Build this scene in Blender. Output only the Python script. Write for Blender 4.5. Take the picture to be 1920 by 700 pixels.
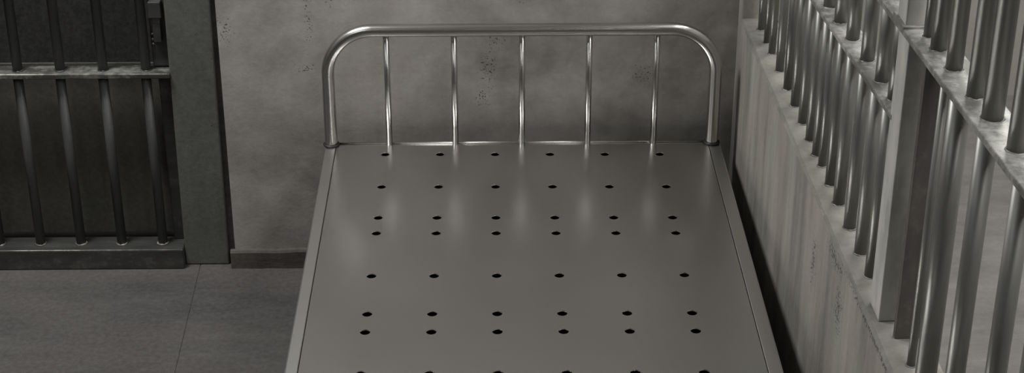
import bpy, bmesh, math, random
from mathutils import Vector, Matrix
random.seed(7)
S = bpy.context.scene
for o in list(bpy.data.objects): bpy.data.objects.remove(o)
COL = S.collection

# ------------------------------------------------------------ camera, light, exposure
cam_d = bpy.data.cameras.new('camera'); cam = bpy.data.objects.new('camera', cam_d); COL.objects.link(cam)
cam_d.sensor_width = 36.0; cam_d.lens = 3290.0/1920*36; cam_d.clip_start = 0.05
pitch, yaw = math.radians(27.0506), math.radians(0.8375)
cam.location = (-0.0750, -3.4374, 1.9915)
cam.rotation_euler = (math.radians(90)-pitch, 0, -yaw)
S.camera = cam

W = bpy.data.worlds.new('world'); S.world = W; W.use_nodes = True
W.node_tree.nodes['Background'].inputs[0].default_value = (0.62, 0.66, 0.70, 1)
W.node_tree.nodes['Background'].inputs[1].default_value = 0.03

def area(name, loc, rot, sx, sy, watts, col=(1, 1, 1)):
    d = bpy.data.lights.new(name, 'AREA'); d.shape = 'RECTANGLE'; d.size = sx; d.size_y = sy
    d.energy = watts; d.color = col
    o = bpy.data.objects.new(name, d); COL.objects.link(o); o.location = loc
    o.rotation_euler = [math.radians(a) for a in rot]; return o
WARM = (1.0, 1.0, 0.99)
area('cell_ceiling_lamp', (-1.28, -0.36, 2.50), (0, 0, 0), 0.6, 0.5, 68, WARM)
area('cell_ceiling_lamp', (-1.5, -2.6, 2.56), (0, 0, 0), 1.2, 1.6, 14, WARM)
area('corridor_area_light', (1.05, -2.2, 2.56), (0, 0, 0), 0.6, 4.2, 80, WARM)
area('corridor_area_light', (1.2, 0.3, 2.56), (0, 0, 0), 0.5, 0.8, 22, WARM)  # extra light without a known fixture, added to brighten the corridor end
S.view_settings.view_transform = 'Standard'; S.view_settings.look = 'None'
S.view_settings.gamma = 1; S.view_settings.use_curve_mapping = False
S.view_settings.exposure = -0.20

# ------------------------------------------------------------ materials
def srgb(r, g, b):
    f = lambda c: (c/255/12.92) if c/255 <= 0.04045 else ((c/255+0.055)/1.055)**2.4
    return (f(r), f(g), f(b), 1)

class N:
    def __init__(s, name):
        s.m = bpy.data.materials.new(name); s.m.use_nodes = True
        s.t = s.m.node_tree; s.b = s.t.nodes['Principled BSDF']
    def n(s, typ, **kw):
        x = s.t.nodes.new(typ)
        for k, v in kw.items():
            if k.startswith('i_'): x.inputs[k[2:].replace('_', ' ')].default_value = v
            else: setattr(x, k, v)
        return x
    def l(s, a, b): s.t.links.new(a, b)
    def coord(s, scale=(1, 1, 1), loc=(0, 0, 0)):
        tc = s.n('ShaderNodeTexCoord'); mp = s.n('ShaderNodeMapping')
        mp.inputs['Scale'].default_value = scale; mp.inputs['Location'].default_value = loc
        s.l(tc.outputs['Object'], mp.inputs['Vector']); return mp.outputs['Vector']
    def noise(s, vec, scale, detail=6, rough=0.6, dist=0.0):
        x = s.n('ShaderNodeTexNoise'); x.inputs['Scale'].default_value = scale
        x.inputs['Detail'].default_value = detail; x.inputs['Roughness'].default_value = rough
        x.inputs['Distortion'].default_value = dist
        s.l(vec, x.inputs['Vector']); return x.outputs['Fac']
    def ramp(s, fac, stops, interp='LINEAR'):
        r = s.n('ShaderNodeValToRGB'); e = r.color_ramp; e.interpolation = interp
        while len(e.elements) < len(stops): e.elements.new(0.5)
        for el, (p, c) in zip(e.elements, stops):
            el.position = p; el.color = c if len(c) == 4 else (*c, 1)
        s.l(fac, r.inputs['Fac']); return r.outputs['Color']
    def g(s, fac, p0, p1, v0=0.0, v1=1.0):
        m = s.n('ShaderNodeMapRange'); m.inputs[1].default_value = p0; m.inputs[2].default_value = p1
        m.inputs[3].default_value = v0; m.inputs[4].default_value = v1
        s.l(fac, m.inputs[0]); return m.outputs[0]
    def math(s, op, a, b=None):
        m = s.n('ShaderNodeMath', operation=op)
        for i, v in enumerate((a, b)):
            if v is None: continue
            if isinstance(v, (int, float)): m.inputs[i].default_value = v
            else: s.l(v, m.inputs[i])
        return m.outputs[0]
    def mix(s, fac, a, b, mode='MIX'):
        m = s.n('ShaderNodeMix', data_type='RGBA', blend_type=mode)
        if isinstance(fac, (int, float)): m.inputs[0].default_value = fac
        else: s.l(fac, m.inputs[0])
        for i, v in ((6, a), (7, b)):
            if isinstance(v, tuple): m.inputs[i].default_value = v
            else: s.l(v, m.inputs[i])
        return m.outputs[2]
    def bump(s, h, strength=0.3, dist=0.01):
        b = s.n('ShaderNodeBump'); b.inputs['Strength'].default_value = strength
        b.inputs['Distance'].default_value = dist; s.l(h, b.inputs['Height'])
        s.l(b.outputs['Normal'], s.b.inputs['Normal'])

def concrete(name, dark, light, stretch=(1, 1, 1), scale=2.2, pits=(), tint=None, pit_scale=240, base_rough=0.8,
             spec=0.3, speckle=0.0, bump=0.25):
    k = N(name); v = k.coord(stretch)
    n1 = k.noise(v, scale, 7, 0.55, 0.3); n2 = k.noise(v, scale*4.3, 6, 0.6)
    f = k.math('ADD', k.math('MULTIPLY', n1, 0.68), k.math('MULTIPLY', n2, 0.32))
    c = k.ramp(f, [(0.34, dark), (0.66, light)])
    if tint:
        c = k.mix(k.g(k.noise(k.coord(stretch, (3, 7, 1)), scale*0.8, 3), 0.45, 0.75, 0, 0.5), c, tint)
    fine = k.noise(k.coord(), 90, 4, 0.7)
    c = k.mix(0.06, c, k.ramp(fine, [(0.3, (0.02, 0.02, 0.02)), (0.7, (0.5, 0.5, 0.48))]), 'MIX')
    h = k.math('ADD', k.math('MULTIPLY', n2, 0.6), k.math('MULTIPLY', fine, 0.35))
    if pits or speckle:
        pn = k.noise(k.coord(), pit_scale, 2, 0.5)
        tc = k.n('ShaderNodeTexCoord'); m = None
        for (cx, cy, cz, rx, ry, rz) in pits:
            mp = k.n('ShaderNodeMapping', vector_type='POINT')
            mp.inputs['Scale'].default_value = (1/rx, 1/ry, 1/rz)
            mp.inputs['Location'].default_value = (-cx/rx, -cy/ry, -cz/rz)
            k.l(tc.outputs['Object'], mp.inputs['Vector'])
            ln = k.n('ShaderNodeVectorMath', operation='LENGTH'); k.l(mp.outputs['Vector'], ln.inputs[0])
            q = k.g(ln.outputs['Value'], 0.0, 1.0, 1.0, 0.0)
            m = q if m is None else k.math('MAXIMUM', m, q)
        if m is None: m = 0.0
        thr = k.math('SUBTRACT', 0.80 - speckle, k.math('MULTIPLY', m, 0.32) if pits else 0.0)
        pit = k.g(k.math('SUBTRACT', pn, thr), 0.0, 0.03)
        c = k.mix(k.math('MULTIPLY', pit, 0.75), c, (0.018, 0.017, 0.015, 1))
        h = k.math('SUBTRACT', h, k.math('MULTIPLY', pit, 1.2))
    k.l(c, k.b.inputs['Base Color'])
    k.b.inputs['Roughness'].default_value = base_rough; k.b.inputs['Specular IOR Level'].default_value = spec
    k.bump(h, bump, 0.006); return k.m

def painted_iron(name, col, wear, rough=0.42, metallic=0.55, stretch=(1, 1, 0.12), chip=0.66, bump=0.12):
    k = N(name); n1 = k.noise(k.coord(stretch), 26, 5, 0.6); n2 = k.noise(k.coord(), 60, 4, 0.7)
    c = k.ramp(n1, [(0.3, tuple(x*0.72 for x in col[:3])), (0.7, tuple(min(1, x*1.3) for x in col[:3]))])
    w = k.g(k.math('MULTIPLY', k.math('ADD', n1, n2), 0.5), chip-0.12, chip+0.10)
    c = k.mix(w, c, wear)
    k.l(c, k.b.inputs['Base Color']); k.b.inputs['Metallic'].default_value = metallic
    k.l(k.g(n1, 0.2, 0.8, rough-0.08, rough+0.15), k.b.inputs['Roughness'])
    k.bump(k.math('ADD', k.math('MULTIPLY', n1, 0.5), n2), bump, 0.002); return k.m

def steel(name, col, rough, stretch, scale=40, aniso=0.0, bump=0.02):
    k = N(name); n1 = k.noise(k.coord(stretch), scale, 5, 0.6); n2 = k.noise(k.coord((1, 1, 1)), 2.0, 3, 0.5)
    f = k.math('ADD', k.math('MULTIPLY', n1, 0.25), k.math('MULTIPLY', n2, 0.75))
    c = k.ramp(f, [(0.3, tuple(x*0.9 for x in col[:3])), (0.7, tuple(min(1, x*1.08) for x in col[:3]))])
    k.l(c, k.b.inputs['Base Color']); k.b.inputs['Metallic'].default_value = 1.0
    k.b.inputs['Roughness'].default_value = rough
    if aniso: k.b.inputs['Anisotropic'].default_value = aniso
    if bump: k.bump(n1, bump, 0.001)
    return k.m

M_BACK = concrete('plaster_back_wall', srgb(106, 102, 97), srgb(176, 173, 168), (1, 1, 1.15), 2.6,
    pits=[(-0.46, 0, 0.60, 0.016, 0.2, 0.12), (-0.415, 0, 0.66, 0.02, 0.2, 0.06), (-0.055, 0, 0.565, 0.04, 0.2, 0.06),
          (-0.075, 0, 0.49, 0.035, 0.2, 0.09), (0.01, 0, 0.655, 0.05, 0.2, 0.035), (-0.47, 0, 0.49, 0.05, 0.2, 0.02),
          (-0.22, 0, 0.67, 0.03, 0.2, 0.03), (-0.64, 0, 0.58, 0.03, 0.2, 0.06), (-0.09, 0, 0.42, 0.03, 0.2, 0.05),
          (0.26, 0, 0.47, 0.05, 0.2, 0.04)], tint=srgb(150, 140, 134), speckle=0.03)
M_RIGHT = concrete('streaked_right_wall', srgb(94, 92, 86), srgb(156, 153, 145), (3.2, 3.2, 0.5), 2.6,
    pits=[(0.48, -1.25, 0.600, 0.4, 0.55, 0.013), (0.48, -0.95, 0.585, 0.4, 0.12, 0.03), (0.48, -1.0, 0.52, 0.4, 0.05, 0.08), (0.48, -1.25, 0.45, 0.4, 0.06, 0.14), (0.48, -0.8, 0.5, 0.4, 0.03, 0.1)],
    tint=srgb(146, 132, 126), speckle=0.03)
M_LEDGE = concrete('worn_ledge', srgb(82, 80, 76), srgb(132, 129, 123), (1, 1, 1), 7, tint=srgb(118, 119, 102), speckle=0.05, pit_scale=180)
M_FLOOR = concrete('concrete_floor', srgb(45, 43, 42), srgb(74, 71, 69), (0.7, 2.2, 1), 3.0, tint=srgb(66, 61, 59), speckle=0.0, spec=0.35, base_rough=0.65)
M_BASE = concrete('dark_skirting', srgb(58, 54, 51), srgb(84, 78, 74), (0.5, 1, 2.5), 6)
M_CORR = concrete('corridor_plaster', srgb(150, 148, 142), srgb(178, 175, 168), (1, 1, 1), 1.5)
M_PLAIN = concrete('plain_plaster', srgb(78, 76, 73), srgb(102, 100, 97), (1, 1, 1), 2)
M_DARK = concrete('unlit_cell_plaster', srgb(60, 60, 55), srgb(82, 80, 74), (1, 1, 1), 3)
M_POST = concrete('grey_painted_post', srgb(70, 70, 67), srgb(92, 92, 88), (1.5, 1.5, 0.8), 4,
    pits=[(-0.72, 0, 0.62, 0.02, 0.2, 0.02), (-0.70, 0, 0.57, 0.02, 0.2, 0.02), (-0.69, 0, 0.35, 0.02, 0.2, 0.03)], base_rough=0.6, speckle=0.02)
M_GATE = painted_iron('dark_gate_iron', srgb(66, 66, 65), srgb(90, 90, 87), 0.40, 0.2)
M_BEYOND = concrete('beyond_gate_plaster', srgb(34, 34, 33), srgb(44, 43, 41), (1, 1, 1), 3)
M_RAILG = painted_iron('gate_rail_iron', srgb(76, 76, 73), srgb(150, 150, 144), 0.42, 0.5, (0.2, 1, 1), 0.6)
M_SILL = painted_iron('gate_sill_iron', srgb(60, 60, 58), srgb(104, 99, 93), 0.5, 0.3, (0.3, 1, 1), 0.66)
M_BAR = painted_iron('partition_bar_iron', srgb(122, 122, 118), srgb(140, 138, 132), 0.38, 0.65, chip=0.74, bump=0.03)
M_PLATE = painted_iron('partition_rail_iron', srgb(120, 120, 115), srgb(190, 188, 182), 0.42, 0.45, (1, 0.3, 1), 0.58)
M_PPOST = painted_iron('partition_post_iron', srgb(162, 161, 155), srgb(180, 177, 171), 0.5, 0.15, (1, 1, 0.25), 0.6)
M_PDARK = painted_iron('dark_upright_iron', srgb(82, 78, 75), srgb(110, 105, 100), 0.5, 0.35, (1, 1, 0.25), 0.64)
M_WELD = painted_iron('weld_bead', srgb(100, 98, 94), srgb(180, 178, 170), 0.5, 0.4, (1, 1, 1), 0.62)
M_DECK = steel('brushed_deck_steel', (0.60, 0.588, 0.565), 0.262, (1, 1, 1), 3, 0.0, bump=0)
M_RIM = steel('brushed_rim_steel', (0.55, 0.54, 0.52), 0.36, (1, 1, 1), 3, bump=0)
M_TUBE = steel('polished_tube_steel', (0.54, 0.53, 0.51), 0.24, (1, 1, 1), 3, bump=0)
M_SLAT = steel('polished_slat_steel', (0.54, 0.53, 0.51), 0.24, (1, 1, 1), 3, bump=0)
M_EDGE_HIGHLIGHT = painted_iron('edge_highlight_iron', srgb(112, 111, 106), srgb(186, 184, 176), 0.40, 0.5, (0.5, 1, 1), 0.56)  # pale colour paints in the bright highlight along the gate's front edges
M_CFLOOR = concrete('corridor_floor', srgb(104, 101, 98), srgb(134, 131, 127), (1, 2.5, 1), 3)
M_RUB = N('black_rubber'); M_RUB.b.inputs['Base Color'].default_value = (0.012, 0.012, 0.012, 1); M_RUB.b.inputs['Roughness'].default_value = 0.5; M_EDGE_HIGHLIGHT = painted_iron('edge_highlight_iron', srgb(112, 111, 106), srgb(186, 184, 176), 0.40, 0.5, (0.5, 1, 1), 0.56)
M_CFLOOR = concrete('corridor_floor', srgb(104, 101, 98), srgb(134, 131, 127), (1, 2.5, 1), 3)
M_RUB = M_RUB.m

# ------------------------------------------------------------ mesh helpers
def obj(name, bm, mat, parent=None, smooth=False, bevel=0.0, segs=2):
    me = bpy.data.meshes.new(name); bmesh.ops.recalc_face_normals(bm, faces=bm.faces)
    bm.to_mesh(me); bm.free(); me.materials.append(mat)
    for p in me.polygons: p.use_smooth = smooth
    o = bpy.data.objects.new(name, me); COL.objects.link(o); o.parent = parent
    if bevel:
        b = o.modifiers.new('bevel', 'BEVEL'); b.width = bevel; b.segments = segs; b.limit_method = 'ANGLE'
    return o
def tag(o, label, cat, group=None):
    o['label'] = label; o['category'] = cat
    if group: o['group'] = group
    return o
def struct(name, bm, mat, **kw):
    o = obj(name, bm, mat, **kw); o['kind'] = 'structure'; return o
def empty(name, loc, label, cat, rotz=0.0):
    o = bpy.data.objects.new(name, None); COL.objects.link(o); o.location = loc; o.rotation_euler[2] = rotz
    o.empty_display_size = 0.1; return tag(o, label, cat)
def box(x0, x1, y0, y1, z0, z1, bm=None):
    bm = bm or bmesh.new()
    v = [bm.verts.new(p) for p in ((x0, y0, z0), (x1, y0, z0), (x1, y1, z0), (x0, y1, z0), (x0, y0, z1), (x1, y0, z1), (x1, y1, z1), (x0, y1, z1))]
    for f in ((0, 3, 2, 1), (4, 5, 6, 7), (0, 1, 5, 4), (1, 2, 6, 5), (2, 3, 7, 6), (3, 0, 4, 7)): bm.faces.new([v[i] for i in f])
    return bm
def hexa(pts, bm=None):
    """box from 8 explicit corners, same order as box()"""
    bm = bm or bmesh.new(); v = [bm.verts.new(p) for p in pts]
    for f in ((0, 3, 2, 1), (4, 5, 6, 7), (0, 1, 5, 4), (1, 2, 6, 5), (2, 3, 7, 6), (3, 0, 4, 7)): bm.faces.new([v[i] for i in f])
    return bm
def tube(path, r, n=20, bm=None, caps=True):
    bm = bm or bmesh.new(); path = [Vector(p) for p in path]; rings = []
    t0 = (path[1]-path[0]).normalized(); ref = Vector((0, 1, 0)) if abs(t0.y) < 0.9 else Vector((1, 0, 0))
    for i, p in enumerate(path):
        t = (path[min(i+1, len(path)-1)]-path[max(i-1, 0)]).normalized()
        a = (ref - t*ref.dot(t)).normalized(); b = t.cross(a)
        rr = r[i] if isinstance(r, (list, tuple)) else r
        rings.append([bm.verts.new(p+a*rr*math.cos(2*math.pi*j/n)+b*rr*math.sin(2*math.pi*j/n)) for j in range(n)])
    for A, B in zip(rings, rings[1:]):
        for j in range(n): bm.faces.new((A[j], A[(j+1) % n], B[(j+1) % n], B[j]))
    if caps: bm.faces.new(rings[0][::-1]); bm.faces.new(rings[-1])
    return bm
def torus(c, R, r, n=28, m=10):
    bm = bmesh.new(); g = []
    for i in range(n):
        a = 2*math.pi*i/n
        g.append([bm.verts.new((c[0]+(R+r*math.cos(2*math.pi*j/m))*math.cos(a), c[1]+(R+r*math.cos(2*math.pi*j/m))*math.sin(a), c[2]+r*math.sin(2*math.pi*j/m))) for j in range(m)])
    for i in range(n):
        for j in range(m):
            bm.faces.new((g[i][j], g[(i+1) % n][j], g[(i+1) % n][(j+1) % m], g[i][(j+1) % m]))
    return bm
def weld_ring(c, R, r=0.0022, lumps=0.6, seed=0):
    """rough weld collar round a bar's foot"""
    rnd = random.Random(seed); bm = bmesh.new(); g = []; n, m = 18, 6
    for i in range(n):
        a = 2*math.pi*i/n; rr = r*(1+lumps*rnd.uniform(-1, 1))
        g.append([bm.verts.new((c[0]+(R+rr*math.cos(2*math.pi*j/m))*math.cos(a), c[1]+(R+rr*math.cos(2*math.pi*j/m))*math.sin(a), c[2]+rr*1.1*math.sin(2*math.pi*j/m))) for j in range(m)])
    for i in range(n):
        for j in range(m): bm.faces.new((g[i][j], g[(i+1) % n][j], g[(i+1) % n][(j+1) % m], g[i][(j+1) % m]))
    return bm

# ------------------------------------------------------------ room shell
WY = 0.07                     # face of the back wall
CEIL = 2.6
# floor: two cast slabs with a narrow joint between them over a sub-floor
bm = bmesh.new()
def slab(x0a, x1a, x0b, x1b, ya, yb):
    hexa([(x0a, ya, -0.04), (x1a, ya, -0.04), (x1b, yb, -0.04), (x0b, yb, -0.04), (x0a, ya, 0), (x1a, ya, 0), (x1b, yb, 0), (x0b, yb, 0)], bm)
jx = lambda y: -0.7385 - 0.026*(y-0.084)
slab(-2.2, jx(-5)-0.0008, -2.2, jx(0.27)-0.0008, -5, 0.27)
slab(jx(-5)+0.0008, 0.70, jx(0.27)+0.0008, 0.70, -5, 0.27)
box(-2.2, 2.2, -5.1, 1.2, -0.12, -0.04, bm)
hexa([(jx(-5)-0.002, -5, -0.03), (jx(-5)+0.002, -5, -0.03), (jx(0.26)+0.002, 0.26, -0.03), (jx(0.26)-0.002, 0.26, -0.03), (jx(-5)-0.002, -5, -0.0018), (jx(-5)+0.002, -5, -0.0018), (jx(0.26)+0.002, 0.26, -0.0018), (jx(0.26)-0.002, 0.26, -0.0018)], bm)
struct('floor', bm, M_FLOOR, bevel=0.0008)
struct('floor', box(0.70, 2.2, -5, 1.2, -0.04, 0.0), M_CFLOOR)
struct('ceiling', box(-2.2, 2.2, -5.1, 1.2, CEIL, CEIL+0.1), M_PLAIN)
struct('wall_back', box(-0.655, 0.56, WY, WY+0.22, 0, CEIL), M_BACK)
struct('wall_back', box(0.50, 2.2, 1.0, 1.2, 0, CEIL), M_CORR)
struct('wall_corridor', box(0.50, 0.56, WY+0.22, 1.0, 0, CEIL), M_CORR)
struct('wall_left', box(-2.3, -2.2, -5.1, 1.2, 0, CEIL), M_PLAIN)
struct('wall_front', box(-2.2, 2.2, -5.1, -5.0, 0, CEIL), M_PLAIN)
struct('wall_corridor', box(1.75, 1.85, -5.0, 1.0, 0, CEIL), M_CORR)
# skirting under the back wall, slightly rough upper edge
bm = bmesh.new(); rnd = random.Random(3)
xs = [-0.665+0.03*i for i in range(int((0.47+0.665)/0.03)+1)]
for a, b in zip(xs, xs[1:]):
    pass
prof = [(x, 0.046+rnd.uniform(-0.0015, 0.0015), WY-0.012+rnd.uniform(-0.0012, 0.0008)) for x in xs]
rows = [[bm.verts.new((x, WY, z)) for x, z, y in prof], [bm.verts.new((x, y+0.003, z)) for x, z, y in prof],
        [bm.verts.new((x, y, z-0.005)) for x, z, y in prof], [bm.verts.new((x, y, 0)) for x, z, y in prof], [bm.verts.new((x, WY, 0)) for x, z, y in prof]]
for A, B in zip(rows, rows[1:]):
    for i in range(len(xs)-1): bm.faces.new((A[i], A[i+1], B[i+1], B[i]))
bm.faces.new([r[0] for r in rows]); bm.faces.new([r[-1] for r in rows])
struct('baseboard_back', bm, M_BASE)
# jamb post right of the gate, standing a hair proud of the wall
bm = bmesh.new()
hexa([(-0.772, 0.078, 0), (-0.672, 0.078, 0), (-0.672, 0.26, 0), (-0.772, 0.26, 0),
      (-0.745, 0.060, CEIL), (-0.652, 0.060, CEIL), (-0.652, 0.26, CEIL), (-0.745, 0.26, CEIL)], bm)
struct('trim_1', bm, M_POST, bevel=0.004, segs=3)
bm = box(-0.6725, -0.655, 0.088, 0.26, 0, CEIL)
struct('trim_2', bm, M_BASE)
# wall around / beyond the gate
struct('wall_back', box(-2.2, -1.55, WY, WY+0.22, 0, CEIL), M_BACK)
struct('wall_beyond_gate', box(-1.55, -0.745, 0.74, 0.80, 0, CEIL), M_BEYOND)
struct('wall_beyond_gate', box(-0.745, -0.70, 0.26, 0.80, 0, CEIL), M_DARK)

# ------------------------------------------------------------ barred gate in the back wall
gx, gy = -1.17, 0.085
G = empty('barred_gate', (gx, gy, 0), 'dark iron barred gate at the left end of the back wall, by the jamb post', 'gate')
def gp(name, bm, mat, **kw):
    bm.transform(Matrix.Translation((-gx, -gy, 0))); return obj(name, bm, mat, G, **kw)
GX0, GX1 = -1.52, -0.775
# sill: bottom channel ; pale beads on rail and sill stand in for edge highlights
gp('sill', box(GX0, GX1+0.003, 0.058, 0.125, 0.0, 0.050), M_SILL, bevel=0.003)
gp('rail', box(GX0, GX1+0.010, 0.066, 0.118, 0.470, 0.481), M_RAILG, bevel=0.002)
gp('rail_highlight_bead', tube([(GX0, 0.0675, 0.4805), (GX1+0.004, 0.0675, 0.4805)], 0.0016, 8), M_EDGE_HIGHLIGHT, smooth=True)
gp('sill_highlight_bead', tube([(GX0, 0.0600, 0.0492), (GX1-0.002, 0.0600, 0.0492)], 0.0018, 8), M_EDGE_HIGHLIGHT, smooth=True)
gp('rail', box(GX0, GX1, 0.066, 0.118, 2.40, 2.411), M_RAILG, bevel=0.002)
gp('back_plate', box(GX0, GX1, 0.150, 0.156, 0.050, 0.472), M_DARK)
gp('stile', box(GX1-0.024, GX1+0.002, 0.110, 0.150, 0.050, 2.401), M_SILL, bevel=0.002)
gp('stile', box(GX0, GX0+0.03, 0.075, 0.150, 0.050, 2.401), M_SILL, bevel=0.002)
bxs = [-0.822, -0.9155, -1.0085, -1.1005, -1.193, -1.286, -1.379, -1.472]
for i, x in enumerate(bxs):
    gp('bar', tube([(x, 0.092, 0.049), (x, 0.092, 0.471)], 0.0108), M_GATE, smooth=True)
    gp('bar', tube([(x+0.002, 0.092, 0.480), (x+0.004, 0.092, 2.401)], 0.0108), M_GATE, smooth=True)
    gp('weld', weld_ring((x, 0.092, 0.051), 0.0115, seed=i), M_WELD, smooth=True)
    gp('weld', weld_ring((x+0.002, 0.092, 0.482), 0.0115, 0.0014, seed=i+20), M_GATE, smooth=True)
# lock: plate, bolt housing and hanging strap beside the last bar
gp('lock_plate', box(-0.806, -0.768, 0.104, 0.112, 0.484, 0.70), M_SILL, bevel=0.002)
lk = gp('lock_box', box(-0.802, -0.775, 0.084, 0.106, 0.603, 0.640), M_SILL, bevel=0.002)
bm = box(-0.797, -0.780, 0.090, 0.105, 0.545, 0.604)
gp('bolt_strap', bm, M_SILL, bevel=0.002)
for z in (0.560, 0.548, 0.537):
    gp('rivet', tube([(-0.801, 0.100, z), (-0.801, 0.1045, z)], 0.0028, 10), M_WELD, smooth=True)

# ------------------------------------------------------------ low wall and bar partition on the right
P0 = Vector((0.462, WY, 0)); RZ = math.atan2(0.026, 1.0)
def loc_struct(name, bm, mat, **kw):
    bm.transform(Matrix.Rotation(RZ, 4, 'Z')); bm.transform(Matrix.Translation(P0)); return struct(name, bm, mat, **kw)
LZ = 0.612
# low wall (its long edge slightly chipped), local x = into the wall, y = along
bm = bmesh.new(); rnd = random.Random(11)
NA = 150; A0, A1 = 0.03, -3.6
pr = []
chip = 0.0
for i in range(NA+1):
    a = A0+(A1-A0)*i/NA
    chip = 0.7*chip+0.3*rnd.uniform(0, 0.007)
    c = max(0.0008, chip*0.9 + (0.003 if rnd.random() < 0.07 and a < -0.8 else 0))
    pr.append((a, c))
cols = []
for a, c in pr:
    cols.append([bm.verts.new(p) for p in ((0, a, 0), (0, a, LZ-0.004-c), (c*0.6, a, LZ-0.0025-c*0.5), (0.002+c*0.7, a, LZ-c*0.15), (0.012, a, LZ), (0.075, a, LZ), (0.075, a, 0))])
for A, B in zip(cols, cols[1:]):
    for j in range(6): bm.faces.new((A[j], A[j+1], B[j+1], B[j]))
bm.faces.new(cols[0]); bm.faces.new(cols[-1][::-1])
w = loc_struct('wall_right', bm, M_RIGHT)
w.data.materials.append(M_LEDGE)
for p in w.data.polygons:
    if p.normal.z > 0.4: p.material_index = 1

loc_struct('wall_right', box(0.0, 0.085, -0.028, 0.03, LZ-0.01, CEIL), M_RIGHT, bevel=0.004)
PT = empty('bar_partition', P0, 'grey iron bar partition with two cross rails and a square post, standing on the low right wall', 'bars', RZ)
pp = lambda name, bm, mat, **kw: obj(name, bm, mat, PT, **kw)
BW = 0.033
zA = lambda a: 0.891 + (0.933-0.891)*(a+0.636)/(-1.223+0.636)       # top of the lower rail (runs slightly uphill towards the door post)
zB = lambda a: 1.073 + (1.107-1.073)*(a+1.111)/(-1.787+1.111)
def rail(f, a0, a1, x0, x1, th):
    return hexa([(x0, a1, f(a1)-th), (x1, a1, f(a1)-th), (x1, a0, f(a0)-th), (x0, a0, f(a0)-th), (x0, a1, f(a1)), (x1, a1, f(a1)), (x1, a0, f(a0)), (x0, a0, f(a0))])
pp('rail', rail(zA, -0.06, -1.215, 0.012, 0.058, 0.009), M_PLATE, bevel=0.0015)
pp('rail', rail(zB, -0.06, -3.5, 0.006, 0.062, 0.010), M_PLATE, bevel=0.0015)
pp('rail', box(0.01, 0.058, -3.5, -0.06, 2.2, 2.21), M_PLATE, bevel=0.0015)
# post: lower block under the rail, upper block on a small flange, and the dark door upright in front of it
pp('post', box(0.013, 0.040, -1.262, -1.205, LZ, zB(-1.23)-0.011), M_PPOST, bevel=0.002)
pp('post', box(0.010, 0.042, -1.245, -1.20, zB(-1.22)+0.002, CEIL), M_PPOST, bevel=0.002)
pp('flange', box(0.006, 0.046, -1.252, -1.190, zB(-1.22)-0.002, zB(-1.22)+0.005), M_PLATE, bevel=0.001)
pp('upright', box(0.026, 0.066, -1.312, -1.300, LZ, zB(-1.3)-0.008), M_PDARK, bevel=0.0015)
def bar(a, z0, z1, r, x=BW, mat=None, weld=True):
    b = pp('bar', tube([(x, a, z0), (x, a, z1)], r), mat or M_BAR, smooth=True)
    if weld: pp('weld', weld_ring((x, a, z0+0.001), r+0.0002, 0.0016, seed=int(-a*1000)+int(z0*100)), M_WELD, smooth=True)
low_left = [(-0.092, .0075), (-0.164, .0075), (-0.221, .0075), (-0.31, .0085), (-0.399, .009), (-0.476, .009), (-0.555, .0095), (-0.628, .0095),
            (-0.69, .0095), (-0.735, .0075), (-0.807, .0095), (-0.879, .0105), (-0.965, .0105), (-1.050, .0108), (-1.125, .0108)]
for a, r in low_left: bar(a, LZ-0.001, zA(a)-0.008, r)
up_left = [-0.1, -0.19, -0.28, -0.37, -0.46, -0.55, -0.615, -0.688, -0.775, -0.867, -0.972, -1.070, -1.150]
for a in up_left: bar(a, zA(a)-0.001, zB(a)-0.009, 0.0112)
for a in [-0.19, -0.28, -0.37, -0.46, -0.55, -0.64, -0.73, -0.82, -0.91, -1.0, -1.09]: bar(a, zB(a)-0.001, 2.2, 0.0112)
low_right = [(-1.383, .0062), (-1.455, .0150), (-1.575, .0130), (-1.720, .0130), (-1.83, .013), (-1.95, .013), (-2.07, .013)]
for a, r in low_right: bar(a, LZ-0.001, zB(a)-0.009, r)
up_right = [(-1.283, .0075), (-1.335, .0115), (-1.411, .0112), (-1.510, .0115), (-1.583, .0135), (-1.682, .0125), (-1.78, .0125), (-1.88, .0125), (-1.98, .0125), (-2.08, .0125)]
for a, r in up_right: bar(a, zB(a)-0.001, 2.2, r)

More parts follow.
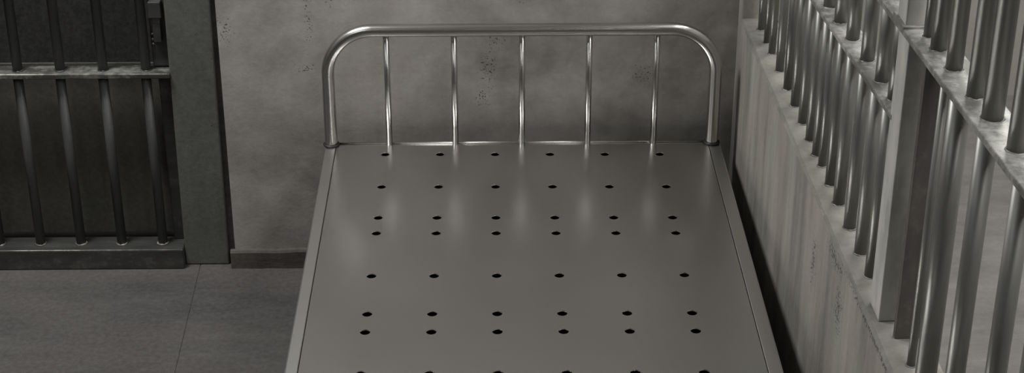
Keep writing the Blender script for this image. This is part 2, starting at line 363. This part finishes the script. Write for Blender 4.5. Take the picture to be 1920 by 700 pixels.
# ------------------------------------------------------------ steel bed
HB = 0.3406
B = empty('steel_bed', (0, -0.95, 0), 'brushed steel prison bed with rows of holes in its deck and a barred tubular headboard', 'bed')
def bp(name, bm, mat, parent=None, **kw):
    bm.transform(Matrix.Translation((0, 0.95, 0))); return obj(name, bm, mat, parent or B, **kw)
YE = -1.92
cols_x = [-0.2975+0.1178*i for i in range(6)]
rows_y = [-0.052, -0.205, -0.341, -0.406, -0.573, -0.711, -0.773, -0.908, -1.07, -1.13, -1.27, -1.42, -1.48, -1.62, -1.76, -1.83]
def deck():
    """flat sheet with punched round holes and a small turned-down lip at each hole"""
    bm = bmesh.new(); X0, X1, Y0, Y1, r, n = -0.4045, 0.4005, YE, 0.006, 0.0093, 20
    edges = []
    def loop(pts):
        v = [bm.verts.new(p) for p in pts]; e = [bm.edges.new((v[i], v[(i+1) % len(v)])) for i in range(len(v))]; return v, e
    _, e = loop([(X0, Y0, HB), (X1, Y0, HB), (X1, Y1, HB), (X0, Y1, HB)]); edges += e; outer = _
    holes = []
    for y in rows_y:
        for x in cols_x:
            dy = -0.0035*(x/0.3) * (1 if y > -0.5 else 0.6)
            v, e = loop([(x+r*math.cos(2*math.pi*i/n), y+dy+r*math.sin(2*math.pi*i/n), HB) for i in range(n)]); edges += e; holes.append(v)
    bmesh.ops.triangle_fill(bm, use_beauty=True, use_dissolve=False, edges=edges)
    for v in holes:
        c = sum((q.co for q in v), Vector())/len(v)
        low = [bm.verts.new((c.x+(q.co.x-c.x)*0.93, c.y+(q.co.y-c.y)*0.93, HB-0.0015)) for q in v]
        for i in range(len(v)): bm.faces.new((v[i], v[(i+1) % len(v)], low[(i+1) % len(v)], low[i]))
    low = [bm.verts.new(q.co+Vector((0, 0, -0.003))) for q in outer]
    for i in range(4): bm.faces.new((outer[i], outer[(i+1) % 4], low[(i+1) % 4], low[i]))
    return bm
bp('deck', deck(), M_DECK)
# closed tray added under the deck to keep the holes dark, folded side rims
bp('shade_tray', box(-0.422, 0.422, YE+0.002, 0.004, HB-0.075, HB-0.045, box(-0.422, 0.422, 0.0035, 0.0055, HB-0.075, HB-0.004)), M_BEYOND)
def rim(xi, xo):
    s = 1 if xo > xi else -1; bm = bmesh.new()
    pr = [(xi, HB-0.005), (xi, HB-0.0006), (xi+s*0.0012, HB+0.0003), (xo-s*0.003, HB-0.0012), (xo-s*0.0008, HB-0.0022), (xo, HB-0.0045), (xo, HB-0.078), (xo-s*0.003, HB-0.078)]
    A = [bm.verts.new((x, YE, z)) for x, z in pr]; Bv = [bm.verts.new((x, 0.008, z)) for x, z in pr]
    for i in range(len(pr)): bm.faces.new((A[i], A[(i+1) % len(pr)], Bv[(i+1) % len(pr)], Bv[i]))
    bm.faces.new(A); bm.faces.new(Bv[::-1]); return bm
bp('side_rim', rim(-0.4062, -0.4290), M_RIM)
bp('side_rim', rim(0.4022, 0.4285), M_RIM)
bp('end_rim', box(-0.429, 0.4285, YE-0.004, YE-0.0005, HB-0.078, HB+0.0005), M_RIM, bevel=0.001)
bp('head_rim', tube([(-0.408, 0.004, HB+0.0015), (0.400, 0.004, HB+0.0015)], 0.0021, 10), M_TUBE, smooth=True)
# headboard
TR = 0.0137; HY = 0.0
xl, xr, zt, cr = -0.4165, 0.4095, 0.6065, 0.098
path = [(xl, HY, HB-0.05)] + [(xl, HY, HB+0.01+i*(zt-cr-HB-0.01)/6) for i in range(7)]
for i in range(1, 17):
    a = math.pi*0.5*i/16; path.append((xl+cr-cr*math.cos(a), HY, zt-cr+cr*math.sin(a)))
for i in range(1, 12): path.append((xl+cr+(xr-xl-2*cr)*i/12, HY, zt))
for i in range(0, 17):
    a = math.pi*0.5*i/16; path.append((xr-cr+cr*math.sin(a), HY, zt-cr+cr*math.cos(a)))
path += [(xr, HY, zt-cr-(i+1)*(zt-cr-HB-0.01)/6) for i in range(6)] + [(xr, HY, HB-0.05)]
bp('headboard_tube', tube(path, TR, 32), M_TUBE, smooth=True)
for x in (-0.2905, -0.1475, -0.0035, 0.139, 0.282):
    bp('headboard_slat', tube([(x, HY, HB-0.003), (x, HY, zt-TR*0.6)], 0.0066, 20), M_SLAT, smooth=True)
for x in (xl, xr):
    bp('grommet', torus((x, HY, HB+0.0022), TR+0.0015, 0.0026), M_RUB, smooth=True)
# legs
for x in (-0.395, 0.395):
    for y in (-0.04, YE+0.06):
        g = bp('leg', tube([(x, y, 0.012), (x, y, HB-0.07)], 0.018), M_TUBE, smooth=True)
        f = obj('foot_cap', tube([(x, y+0.95, 0.0), (x, y+0.95, 0.016)], 0.0205), M_RUB, g, smooth=True)
